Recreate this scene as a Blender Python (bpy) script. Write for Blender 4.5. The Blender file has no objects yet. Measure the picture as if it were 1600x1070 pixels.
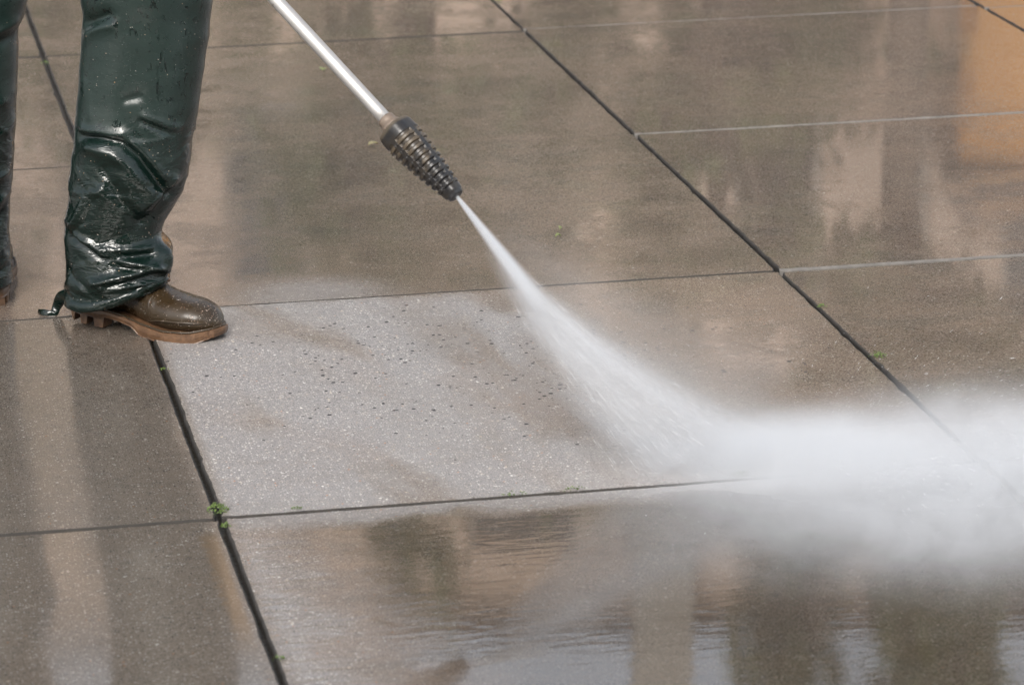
import bpy, bmesh, math, random
import numpy as np
from mathutils import Vector, Matrix, noise as mnoise
random.seed(7); rng = np.random.default_rng(7)
R = math.radians
scene = bpy.context.scene
COL = scene.collection

# ------------------------------------------------------------------ camera
CAM = Vector((-0.564, -5.2065, 1.7646))
FW = Vector((0.18425, 0.94354, -0.27529)); RT = Vector((0.98066, -0.19530, -0.01302)); UP = Vector((0.06605, 0.26756, 0.96127))
FPX = 5695.35
cam_d = bpy.data.cameras.new('camera'); cam = bpy.data.objects.new('camera', cam_d); COL.objects.link(cam)
cam.matrix_world = Matrix(((RT.x, UP.x, -FW.x, CAM.x), (RT.y, UP.y, -FW.y, CAM.y), (RT.z, UP.z, -FW.z, CAM.z), (0, 0, 0, 1)))
cam_d.sensor_width = 36; cam_d.lens = FPX / 1600 * 36
cam_d.clip_start = 0.1; cam_d.clip_end = 2000
cam_d.dof.use_dof = True; cam_d.dof.focus_distance = 6.35; cam_d.dof.aperture_fstop = 8.5
scene.camera = cam

# ------------------------------------------------------------------ sky and sun
SUN_EL, SUN_AZ = R(38), R(-160)        # azimuth measured from +Y towards +X
world = bpy.data.worlds.new('World'); scene.world = world; world.use_nodes = True
wt = world.node_tree; wt.nodes.clear()
w_out = wt.nodes.new('ShaderNodeOutputWorld'); w_bg = wt.nodes.new('ShaderNodeBackground')
w_sky = wt.nodes.new('ShaderNodeTexSky'); w_sky.sky_type = 'NISHITA'; w_sky.sun_disc = False
w_sky.sun_elevation = SUN_EL; w_sky.sun_rotation = SUN_AZ; w_sky.dust_density = 3.0; w_sky.air_density = 1.2
w_hs = wt.nodes.new('ShaderNodeHueSaturation'); w_hs.inputs['Saturation'].default_value = 0.36
wt.links.new(w_sky.outputs[0], w_hs.inputs['Color']); wt.links.new(w_hs.outputs[0], w_bg.inputs[0])
w_bg.inputs[1].default_value = 0.15
wt.links.new(w_bg.outputs[0], w_out.inputs[0])
sd = bpy.data.lights.new('sun', 'SUN'); sun = bpy.data.objects.new('sun', sd); COL.objects.link(sun)
sd.energy = 1.5; sd.angle = R(25); sd.color = (1.0, 0.96, 0.9)
sdir = Vector((math.sin(SUN_AZ) * math.cos(SUN_EL), math.cos(SUN_AZ) * math.cos(SUN_EL), math.sin(SUN_EL)))
sun.rotation_euler = sdir.to_track_quat('Z', 'Y').to_euler()
vs = scene.view_settings; vs.view_transform = 'Standard'; vs.look = 'None'; vs.gamma = 1.0; vs.exposure = 0.95; vs.use_curve_mapping = False
scene.render.engine = 'CYCLES'
cy = scene.cycles
cy.use_denoising = True; cy.use_adaptive_sampling = True; cy.adaptive_threshold = 0.025; cy.max_bounces = 10; cy.volume_bounces = 3; cy.diffuse_bounces = 3; cy.glossy_bounces = 4; cy.transmission_bounces = 6
cy.volume_max_steps = 256; cy.volume_step_rate = 1.0; cy.caustics_reflective = False; cy.caustics_refractive = False
cy.sample_clamp_indirect = 6.0

# ------------------------------------------------------------------ frame helpers
RH = Vector((0.98073, -0.19532, 0)); DH = Vector((0.19532, 0.98073, 0))   # the view's right and depth on the ground
def ray(x, y): return FW + RT * ((x - 800) / FPX) + UP * ((535 - y) / FPX)
def gnd(x, y, z=0.0):
    d = ray(x, y); return CAM + d * ((z - CAM.z) / d.z)
def on_plane(x, y, O):
    d = ray(x, y); t = (O - CAM).dot(DH) / d.dot(DH); P = CAM + d * t
    return (P - O).dot(RH), P.z
def sstep(a, b, x):
    t = np.clip((x - a) / (b - a), 0, 1); return t * t * (3 - 2 * t)

# ------------------------------------------------------------------ node helper
class NT:
    def __init__(s, tree): s.t = tree; s.L = tree.links
    def new(s, typ, **kw):
        n = s.t.nodes.new(typ)
        for k, v in kw.items(): setattr(n, k, v)
        return n
    def put(s, sock, v):
        if isinstance(v, E): v = v.s
        if hasattr(v, 'is_output'): s.L.new(v, sock)
        else: sock.default_value = v
    def m(s, op, a, b=0.0, c=0.0, clamp=False):
        n = s.new('ShaderNodeMath', operation=op, use_clamp=clamp)
        s.put(n.inputs[0], a); s.put(n.inputs[1], b); s.put(n.inputs[2], c)
        return E(s, n.outputs[0])
    def ss(s, a, b, x):
        n = s.new('ShaderNodeMapRange', interpolation_type='SMOOTHSTEP')
        s.put(n.inputs[0], x); n.inputs[1].default_value = a; n.inputs[2].default_value = b
        n.inputs[3].default_value = 0; n.inputs[4].default_value = 1
        if a > b: n.inputs[1].default_value = b; n.inputs[2].default_value = a; n.inputs[3].default_value = 1; n.inputs[4].default_value = 0
        return E(s, n.outputs[0])
    def mix(s, f, a, b):
        n = s.new('ShaderNodeMix', data_type='RGBA')
        s.put(n.inputs[0], f)
        for k, v in ((6, a), (7, b)):
            if isinstance(v, tuple): v = (*v, 1) if len(v) == 3 else v
            s.put(n.inputs[k], v)
        return E(s, n.outputs[2])
    def lerp(s, f, a, b):
        n = s.new('ShaderNodeMix', data_type='FLOAT'); s.put(n.inputs[0], f); s.put(n.inputs[2], a); s.put(n.inputs[3], b)
        return E(s, n.outputs[0])
    def noise(s, vec, scale, detail=3, rough=0.5, dist=0.0):
        n = s.new('ShaderNodeTexNoise'); s.put(n.inputs['Vector'], vec)
        n.inputs['Scale'].default_value = scale; n.inputs['Detail'].default_value = detail; n.inputs['Roughness'].default_value = rough; n.inputs['Distortion'].default_value = dist
        return E(s, n.outputs[0])
    def vor(s, vec, scale, feature='F1', out='Distance', rnd=1.0):
        n = s.new('ShaderNodeTexVoronoi', feature=feature); s.put(n.inputs['Vector'], vec); n.inputs['Scale'].default_value = scale; n.inputs['Randomness'].default_value = rnd
        return E(s, n.outputs[out])
    def scale(s, vec, sc, off=(0, 0, 0), rot=(0, 0, 0)):
        n = s.new('ShaderNodeMapping'); s.put(n.inputs[0], vec); n.inputs[1].default_value = off; n.inputs[2].default_value = rot; n.inputs[3].default_value = sc
        return E(s, n.outputs[0])
    def sep(s, vec):
        n = s.new('ShaderNodeSeparateXYZ'); s.put(n.inputs[0], vec); return [E(s, o) for o in n.outputs]
    def comb(s, x, y, z):
        n = s.new('ShaderNodeCombineXYZ'); s.put(n.inputs[0], x); s.put(n.inputs[1], y); s.put(n.inputs[2], z); return E(s, n.outputs[0])
    def pos(s): return E(s, s.new('ShaderNodeNewGeometry').outputs['Position'])
    def obj(s): return E(s, s.new('ShaderNodeTexCoord').outputs['Object'])
    def bump(s, h, dist, strength=1.0, normal=None):
        n = s.new('ShaderNodeBump'); s.put(n.inputs['Strength'], strength); n.inputs['Distance'].default_value = dist
        s.put(n.inputs['Height'], h)
        if normal is not None: s.put(n.inputs['Normal'], normal)
        return E(s, n.outputs[0])
    def blob(s, x, y, cx, cy, rx, ry, soft=0.5, warp=None):
        "1 inside an ellipse on the ground, 0 outside"
        a = (x - cx) / rx; b = (y - cy) / ry
        d = s.m('SQRT', a * a + b * b)
        if warp is not None: d = d + warp
        return s.ss(1.0 + soft, 1.0 - soft, d)
class E:
    def __init__(s, n, sock): s.n = n; s.s = sock
    def __add__(s, o): return s.n.m('ADD', s, o)
    __radd__ = __add__
    def __sub__(s, o): return s.n.m('SUBTRACT', s, o)
    def __rsub__(s, o): return s.n.m('SUBTRACT', o, s)
    def __mul__(s, o): return s.n.m('MULTIPLY', s, o)
    __rmul__ = __mul__
    def __truediv__(s, o): return s.n.m('DIVIDE', s, o)
    def __rtruediv__(s, o): return s.n.m('DIVIDE', o, s)
def mat(name):
    m = bpy.data.materials.new(name); m.use_nodes = True
    t = NT(m.node_tree); b = m.node_tree.nodes['Principled BSDF']
    return m, t, b
def setp(t, b, **kw):
    names = dict(color='Base Color', rough='Roughness', metal='Metallic', normal='Normal', coat='Coat Weight', coat_rough='Coat Roughness', coat_ior='Coat IOR', coat_normal='Coat Normal', ior='IOR', trans='Transmission Weight', spec='Specular IOR Level', sub='Subsurface Weight')
    for k, v in kw.items():
        if isinstance(v, tuple) and len(v) == 3 and k == 'color': v = (*v, 1)
        t.put(b.inputs[names[k]], v)
def simple(name, color, rough=0.6, var=0.15, scale=20, bump=0.0, metal=0.0, coord='obj'):
    m, t, b = mat(name); P = t.obj() if coord == 'obj' else t.pos()
    n = t.noise(P, scale, 4, 0.6)
    c2 = tuple(c * (1 - var) for c in color); c1 = tuple(min(1, c * (1 + var)) for c in color)
    setp(t, b, color=t.mix(n, c2, c1), rough=rough, metal=metal)
    if bump: setp(t, b, normal=t.bump(n, bump))
    return m

# ------------------------------------------------------------------ object helpers
def mesh_obj(name, verts, faces, m=None, parent=None, smooth=False, loc=None):
    me = bpy.data.meshes.new(name); me.from_pydata([tuple(v) for v in verts], [], faces); me.update()
    return link(name, me, m, parent, smooth, loc)
def link(name, me, m=None, parent=None, smooth=False, loc=None):
    o = bpy.data.objects.new(name, me); COL.objects.link(o)
    if m is not None and not me.materials: me.materials.append(m)
    if parent is not None: o.parent = parent
    if loc is not None: o.location = loc
    if smooth: me.polygons.foreach_set('use_smooth', [True] * len(me.polygons))
    return o
def empty(name, loc=(0, 0, 0)):
    o = bpy.data.objects.new(name, None); COL.objects.link(o); o.location = loc; o.empty_display_size = 0.1; return o
def tag(o, label, cat, group=None):
    o['label'] = label; o['category'] = cat
    if group: o['group'] = group
    return o
def grid_faces(nu, nv, close_u=True, off=0):
    f = []
    for j in range(nv - 1):
        for i in range(nu if close_u else nu - 1):
            a = j * nu + i; b = j * nu + (i + 1) % nu
            f.append((off + a, off + b, off + b + nu, off + a + nu))
    return f
def box(v, f, x0, x1, y0, y1, z0, z1):
    o = len(v)
    v += [(x0, y0, z0), (x1, y0, z0), (x1, y1, z0), (x0, y1, z0), (x0, y0, z1), (x1, y0, z1), (x1, y1, z1), (x0, y1, z1)]
    f += [tuple(o + i for i in q) for q in ((0, 3, 2, 1), (4, 5, 6, 7), (0, 1, 5, 4), (1, 2, 6, 5), (2, 3, 7, 6), (3, 0, 4, 7))]
def tube(path, radii, n=16, cap=True, flat=None):
    "swept tube; flat=(normal vector, ratio) squashes it into a ribbon"
    P = [Vector(p) for p in path]; V = []; F = []
    ref = Vector((0, 0, 1)); last = None
    for k, p in enumerate(P):
        T = (P[min(k + 1, len(P) - 1)] - P[max(k - 1, 0)]).normalized()
        if flat is not None: u = (flat[0] - T * flat[0].dot(T)).normalized()
        else:
            if last is None: last = ref if abs(T.dot(ref)) < 0.95 else Vector((1, 0, 0))
            u = (last - T * last.dot(T)).normalized()
        w = T.cross(u); last = u
        for i in range(n):
            a = 2 * math.pi * i / n
            V.append(p + u * (math.cos(a) * radii[k] * (flat[1] if flat else 1)) + w * (math.sin(a) * radii[k]))
    F = grid_faces(n, len(P))
    if cap: F += [tuple(reversed(range(n))), tuple(range(len(V) - n, len(V)))]
    return V, F
def baked(o):
    dg = bpy.context.evaluated_depsgraph_get()
    me = bpy.data.meshes.new_from_object(o.evaluated_get(dg)); o.modifiers.clear()
    old = o.data; mats = list(old.materials); o.data = me; bpy.data.meshes.remove(old)
    return me
def catmull(pts, n):
    pts = [Vector(p) for p in pts]; out = []
    q = [pts[0] * 2 - pts[1]] + pts + [pts[-1] * 2 - pts[-2]]
    for k in range(len(pts) - 1):
        a, b, c, d = q[k:k + 4]
        for i in range(n):
            t = i / n
            out.append(0.5 * ((2 * b) + (c - a) * t + (2 * a - 5 * b + 4 * c - d) * t * t + (3 * b - a - 3 * c + d) * t ** 3))
    return out + [pts[-1]]

# ================================================================== PAVING
def wet_concrete():
    m, t, b = mat('wet_concrete')
    P = t.pos(); x, y, z = t.sep(P)
    n_big = t.noise(P, 1.7, 4, 0.55); n_mid = t.noise(P, 6.5, 4, 0.6); n_fine = t.noise(P, 55, 3, 0.6); n_grain = t.noise(P, 420, 2, 0.7)
    warp = (n_mid - 0.5) * 0.9 + (n_fine - 0.5) * 0.25
    # --- where the jet has already scoured the concrete clean and where the brown silt still lies
    inx = t.ss(-0.03, 0.03, x); iny0 = t.ss(-0.02, 0.02, y + (n_fine - 0.5) * 0.06); iny1 = t.ss(1.23, 1.17, y + (n_mid - 0.5) * 0.12)
    clean_mid = inx * t.ss(1.22, 1.17, x) * iny0 * iny1
    clean_left = (1 - inx) * iny1
    ex = x + y * 0.20                                    # soft pale plumes between remains of silt
    streak = t.noise(t.comb(ex * 5.0, y * 1.5, 0.0), 1.0, 3, 0.55, 0.4)
    remain = t.ss(0.42, 0.68, streak + t.ss(0.15, 0.85, x) * 0.10 - 0.04)
    reach = t.ss(0.98, 0.70, x + (y - 0.6) * 0.25 + (n_mid - 0.5) * 0.25)
    splash_up = t.blob(x, y, 0.32, 1.24, 0.14, 0.12, 0.6, warp * 0.4)
    clean = t.m('MAXIMUM', clean_mid * reach * (1 - remain * 0.62), clean_left * 0.85)
    clean = t.m('MAXIMUM', clean, splash_up * 0.7)
    lip = t.ss(-0.10, -0.02, y + (n_mid - 0.5) * 0.14) * t.ss(0.02, -0.01, y) * inx
    strip = t.ss(0.16, 0.03, x + (n_mid - 0.5) * 0.22 + (y + 0.5) * 0.08) * inx * t.ss(0.02, -0.02, y)
    clean = t.m('MAXIMUM', clean, t.m('MAXIMUM', lip * 0.8, strip * 0.75))
    puddle0 = t.ss(0.10, 0.30, x + (n_mid - 0.5) * 0.20 + (y + 0.4) * 0.10) * t.ss(-0.01, -0.10, y + (n_mid - 0.5) * 0.10)
    # --- colour: cement paste, aggregate and pits
    col_clean = t.mix(n_mid, (0.158, 0.158, 0.165), (0.236, 0.236, 0.245))
    col_silt = t.mix(t.ss(0.3, 0.7, n_big * 0.6 + n_mid * 0.4), (0.098, 0.065, 0.046), (0.220, 0.155, 0.118))
    col_silt = t.mix(puddle0 * 0.55, col_silt, (0.110, 0.070, 0.036))
    algae = t.ss(0.56, 0.74, t.noise(t.scale(P, (1, 1, 1), (3.1, 7.7, 0)), 2.6, 4, 0.6))
    col_silt = t.mix(algae * 0.4, col_silt, (0.10, 0.105, 0.055))
    col_clean = t.mix(1 - inx, col_clean, t.mix(n_mid, (0.185, 0.148, 0.116), (0.265, 0.220, 0.180)))
    col = t.mix(clean, col_silt, col_clean)
    st1 = t.ss(0.50, 0.70, t.noise(t.scale(P, (1, 1.5, 1), (11, 2, 0)), 3.6, 5, 0.68, 0.7)); st2 = t.ss(0.55, 0.72, t.noise(t.scale(P, (1, 1, 1), (4, 21, 0)), 13, 4, 0.7, 0.5))
    col = t.mix(st1 * (0.60 - clean * 0.40), col, (0.050, 0.037, 0.027)); col = t.mix(st2 * (0.45 - clean * 0.25), col, (0.075, 0.060, 0.047))
    st3 = t.noise(t.scale(P, (1, 1.3, 1), (7, 3, 0)), 34, 4, 0.75, 0.3)
    col = t.mix(t.ss(0.50, 0.75, st3) * (0.75 - clean_mid * 0.45), col, (0.045, 0.034, 0.026)); col = t.mix(t.ss(0.47, 0.25, st3) * 0.35, col, (0.30, 0.25, 0.21))
    col = t.mix(0.50, col, t.mix(t.ss(0.30, 0.72, n_grain), (0.030, 0.025, 0.020), (0.42, 0.385, 0.35)))
    def specks(scale, lo, off):
        V = t.scale(P, (1, 1, 1), off); d = t.vor(V, scale); c = t.vor(V, scale, out='Color')
        r, g, bb = t.sep(c)
        return d, r, g, bb
    d1, r1, g1, b1 = specks(240, 0, (0, 0, 0)); d2, r2, g2, b2 = specks(115, 0, (5, 3, 0))
    amt = 0.5 + clean * 0.5
    pale = t.ss(0.46, 0.22, d1) * t.ss(0.55, 0.90, r1)
    pale2 = t.ss(0.34, 0.14, d2 + (n_fine - 0.5) * 0.3) * t.ss(0.88, 0.94, r2)
    col = t.mix(pale * amt * 0.85, col, t.mix(g1, (0.36, 0.31, 0.26), (0.72, 0.71, 0.68)))
    col = t.mix(pale2 * amt * t.ss(0.30, 0.60, n_mid), col, t.mix(g2, (0.50, 0.42, 0.33), (0.8, 0.79, 0.76)))
    warm = t.ss(0.24, 0.14, d2) * t.ss(0.04, 0.02, r2)
    col = t.mix(warm * amt * 0.7, col, (0.42, 0.19, 0.09))
    dark = t.ss(0.42, 0.2, d1) * t.ss(0.26, 0.1, r1)
    col = t.mix(dark * 0.8, col, (0.035, 0.033, 0.036))
    # pits: popped-out pebbles, gathered in the middle of the washed slab
    pz = t.blob(x, y, 0.55, 0.72, 0.42, 0.36, 0.6, warp * 0.5)
    ps = t.noise(P, 9, 2, 0.5)
    pit_gate = pz * t.ss(0.42, 0.62, ps) * 0.75 + pz * 0.06 + t.ss(0.66, 0.75, ps) * 0.03
    vp = t.scale(P, (1, 1.0, 1), (2, 4, 0)); dp = t.vor(vp, 88); rp, gp, bp = t.sep(t.vor(vp, 88, out='Color'))
    pit = t.ss(0.0, 0.10, 0.08 + gp * gp * 0.34 - dp + (n_fine - 0.5) * 0.35) * t.m('LESS_THAN', rp, pit_gate)
    vq = t.scale(P, (1, 1.0, 1), (6, 1, 0)); dq = t.vor(vq, 34); rq, gq, bq = t.sep(t.vor(vq, 34, out='Color'))
    pit = t.m('MAXIMUM', pit, t.ss(0.13, 0.07, dq + (n_fine - 0.5) * 0.1) * t.m('LESS_THAN', rq, pit_gate * 0.7))
    foam = t.blob(x, y, 1.05, -0.08, 0.34, 0.30, 0.85, (n_mid - 0.5) * 0.6)      # aerated water round the impact
    col = t.mix(foam * 0.6, col, (0.50, 0.51, 0.53))
    col = t.mix(puddle0 * t.ss(0.45, 0.7, n_mid) * 0.4, col, (0.060, 0.038, 0.018))
    col = t.mix(pit * 0.92, col, (0.016, 0.016, 0.02))
    # tan band left of the long joint
    tan = t.ss(-0.046, -0.030, x + (n_fine - 0.5) * 0.04) * t.ss(-0.008, -0.02, x) * t.ss(-0.04, -0.1, y) * t.ss(-0.62, -0.42, y)
    col = t.mix(tan * 0.5, col, (0.27, 0.19, 0.12))
    # --- water film: still water lies mirror-flat, running or atomised water is rough
    puddle = puddle0
    rr_up = t.lerp(t.ss(0.44, 0.60, n_mid * 0.55 + n_big * 0.45 + (n_fine - 0.5) * 0.12), 0.055, 0.19) + (n_fine - 0.5) * 0.10 + (st3 - 0.5) * 0.16            # upper slabs
    right = t.ss(1.19, 1.21, x)
    rr_up = rr_up * (1 - right * 0.35)
    rough_clean = t.lerp(n_mid, 0.30, 0.55)
    rough = t.lerp(clean, rr_up, rough_clean)
    left_low = (1 - inx) * t.ss(0.01, -0.01, y)
    left_hi = (1 - inx) * t.ss(-0.01, 0.01, y) * iny1
    rough = t.lerp(left_low, rough, 0.085 + (n_mid - 0.5) * 0.08 + (st3 - 0.5) * 0.16)
    rough = t.lerp(left_hi, rough, 0.15 + (n_mid - 0.5) * 0.14 + (st3 - 0.5) * 0.2)
    rough = t.lerp(strip * t.ss(0.02, -0.06, y), rough, 0.10)
    rough = t.lerp(puddle, rough, 0.03)
    stir = t.blob(x, y, 1.10, 0.0, 0.42, 0.30, 0.6, warp * 0.4)        # water churned up round the impact
    rough = t.lerp(stir, rough, 0.32)
    rough = t.lerp(t.blob(x, y, 2.35, 3.2, 0.55, 0.75, 0.3, warp * 0.3) * 0.85, rough, 0.05)
    rough = t.m('MAXIMUM', rough, 0.035)
    # relief: grit stands out of the film where it is thin, ripples where it is deep
    flood = t.m('MAXIMUM', puddle, t.ss(0.32, 0.17, rough))
    grain_n = t.bump(n_grain * 0.6 + d1 * 0.5, 0.0010, (1 - flood) * 0.30 + 0.003)
    rip = t.noise(t.scale(P, (0.45, 1.6, 1), (0, 0, 0), (0, 0, R(11))), 34, 3, 0.5, 0.6)
    near_jet = t.ss(0.70, 0.2, t.m('SQRT', (x - 0.95) * (x - 0.95) + y * y))
    amp = puddle * 0.016 + near_jet * 0.016 + strip * 0.40 + t.ss(0.30, 0.12, x) * puddle * 0.06 + 0.001
    coat_n = t.bump(rip, 0.006, amp, grain_n)
    coat_w = 1 - pit * 0.9
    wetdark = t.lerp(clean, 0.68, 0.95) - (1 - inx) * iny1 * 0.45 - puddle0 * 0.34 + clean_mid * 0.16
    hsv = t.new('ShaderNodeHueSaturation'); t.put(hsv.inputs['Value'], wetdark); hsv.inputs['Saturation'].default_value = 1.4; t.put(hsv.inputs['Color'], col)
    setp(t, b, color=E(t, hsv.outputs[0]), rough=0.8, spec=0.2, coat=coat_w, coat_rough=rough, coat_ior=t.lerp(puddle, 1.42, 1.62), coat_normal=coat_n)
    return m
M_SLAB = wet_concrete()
M_EDGE = simple('silted_slab_edge', (0.026, 0.022, 0.018), 0.8, 0.6, 35, 0.003, coord='pos')
M_EDGE_PALE = simple('sky_sheen_slab_edge', (0.12, 0.11, 0.10), 0.6, 0.8, 35, 0.003, coord='pos')  # pale tone paints the sky's reflection along the wet slab edges
M_BED = simple('wet_joint_soil', (0.018, 0.015, 0.011), 0.35, 0.5, 60, 0.004, coord='pos')

gv, gf = [], []
S = 1.2
ground = mesh_obj('ground', [(-600, -600, -0.045), (600, -600, -0.045), (600, 600, -0.045), (-600, 600, -0.045)], [(0, 1, 2, 3)], M_SLAB)
ground['kind'] = 'structure'
pavement = mesh_obj('pavement', [(-4.9, -3.7, -0.013), (7.3, -3.7, -0.013), (7.3, 8.5, -0.013), (-4.9, 8.5, -0.013)], [(0, 1, 2, 3)], M_BED)
pavement['kind'] = 'structure'
YOFF = {1: {3: 0.035}, -1: {1: -0.004}}
def slab(i, j):
    gx0 = 0.0040 if i == 0 else 0.0033; gx1 = 0.0033; gy = 0.0034
    x0, x1 = i * S + gx0, (i + 1) * S - gx1
    if i == -1: x1 = -0.0040
    off = YOFF.get(i, {})
    gy0, gy1 = (0.0044 if j == 0 else 0.0026), (0.0044 if j == -1 else 0.0026)
    y0, y1 = j * S + off.get(j, 0) + gy0, (j + 1) * S + off.get(j + 1, 0) - gy1
    rr = random.Random(i * 57 + j * 13 + 5)
    n = 56; ring = []
    def side(ax, ay, bx, by, nx, ny):
        for k in range(n):
            u = k / n; s = mnoise.noise((ax * 3 + u * 14 + i * 7, ay * 3 + j * 5, 0.3)) * 0.0016 + mnoise.noise((ax + u * 60, ay + j, i)) * 0.0016
            s += 0.004 * math.exp(-(min(u, 1 - u) * 1.2 / 0.008) ** 2)
            if rr.random() < 0.05: s += rr.uniform(0.0005, 0.003)
            ring.append((ax + (bx - ax) * u + nx * s, ay + (by - ay) * u + ny * s, nx, ny))
    side(x0, y0, x1, y0, 0, 1); side(x1, y0, x1, y1, -1, 0); side(x1, y1, x0, y1, 0, -1); side(x0, y1, x0, y0, 1, 0)
    N = len(ring); cx, cyy = (x0 + x1) / 2, (y0 + y1) / 2
    V = []
    for inset, zz in ((0.0, -0.044), (0.0, -0.0040), (0.0010, -0.0014), (0.0034, 0.0)):
        for (px, py, nx, ny) in ring:
            wob = 0.3 * mnoise.noise((px * 40, py * 40, 1.0)) + 1
            dx = (cx - px) / (abs(cx - px) + 1e-6) if abs(nx) > 0 else (cx - px) * 0
            V.append((px - cx + nx * inset * wob, py - cyy + ny * inset * wob, zz))
    F = grid_faces(N, 4)
    c = len(V); V.append((0, 0, 0.0))
    F += [(3 * N + k, 3 * N + (k + 1) % N, c) for k in range(N)]
    o = mesh_obj('paving_slab', V, F, M_SLAB, pavement, False, (cx, cyy, 0))
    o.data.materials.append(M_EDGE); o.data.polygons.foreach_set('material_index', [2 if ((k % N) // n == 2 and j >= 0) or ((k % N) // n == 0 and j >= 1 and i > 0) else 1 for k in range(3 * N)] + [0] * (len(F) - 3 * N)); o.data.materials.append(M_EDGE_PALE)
    o.rotation_euler = (rr.uniform(-1, 1) * R(0.10), rr.uniform(-1, 1) * R(0.10), 0)
    o.location.z = rr.uniform(-0.0008, 0.0008)
    return o
for j in range(-3, 7):
    for i in range(-4, 6): slab(i, j)

# ================================================================== PERSON: trousers and boots
def trouser_mat():
    m, t, b = mat('wet_green_oilskin')
    P = t.obj(); x, y, z = t.sep(P)
    n1 = t.noise(P, 14, 4, 0.6); n2 = t.noise(P, 120, 3, 0.6); n3 = t.noise(P, 500, 2, 0.6)
    wet = t.ss(0.42, 0.27, z + (n1 - 0.5) * 0.22)                    # soaked below the knee, beaded above
    d = t.vor(P, 330); r, g, bb = t.sep(t.vor(P, 330, out='Color'))
    d2 = t.vor(P, 60); r2, g2, b2 = t.sep(t.vor(P, 60, out='Color'))
    run = t.noise(t.scale(P, (42, 42, 9)), 1.0, 3, 0.6, 0.9)
    runs = t.ss(0.63, 0.66, run) * (1 - wet)
    drops = t.ss(0.58, 0.62, t.noise(t.scale(P, (1, 1, 0.6)), 75, 3, 0.6, 0.8)) * t.ss(0.45, 0.6, t.noise(P, 11, 2, 0.5))
    dark = t.m('MAXIMUM', runs, t.m('MAXIMUM', drops, t.ss(0.4, 0.25, d) * t.m('LESS_THAN', r, 0.10)))
    col = t.mix(n1, (0.0065, 0.0150, 0.0128), (0.0140, 0.0265, 0.0230))
    col = t.mix(wet, col, (0.0022, 0.0082, 0.0062))
    col = t.mix(dark, col, (0.003, 0.008, 0.007))
    grit = t.ss(0.36, 0.2, d) * t.ss(0.972, 0.98, r) * t.ss(0.45, 0.55, n1)
    col = t.mix(grit * 0.8, col, t.mix(g, (0.5, 0.48, 0.45), (0.45, 0.25, 0.12)))
    rough = t.lerp(wet, 0.35, 0.12) + (n2 - 0.5) * 0.10
    rough = t.lerp(dark, rough, 0.12)
    cr = t.m('ABSOLUTE', t.noise(t.scale(P, (1, 1, 2.2)), 21, 3, 0.55, 0.8) - 0.5) * -3.6 * (0.25 + wet)
    h = cr + n2 * 0.25 + n3 * 0.12 + grit * 0.6 + t.ss(0.36, 0.15, d) * t.m('LESS_THAN', r, 0.25) * 0.3 - dark * 0.05
    setp(t, b, color=col, rough=rough, ior=1.5, normal=t.bump(h, 0.0014, 0.7))
    return m
M_TROU = trouser_mat()

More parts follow.
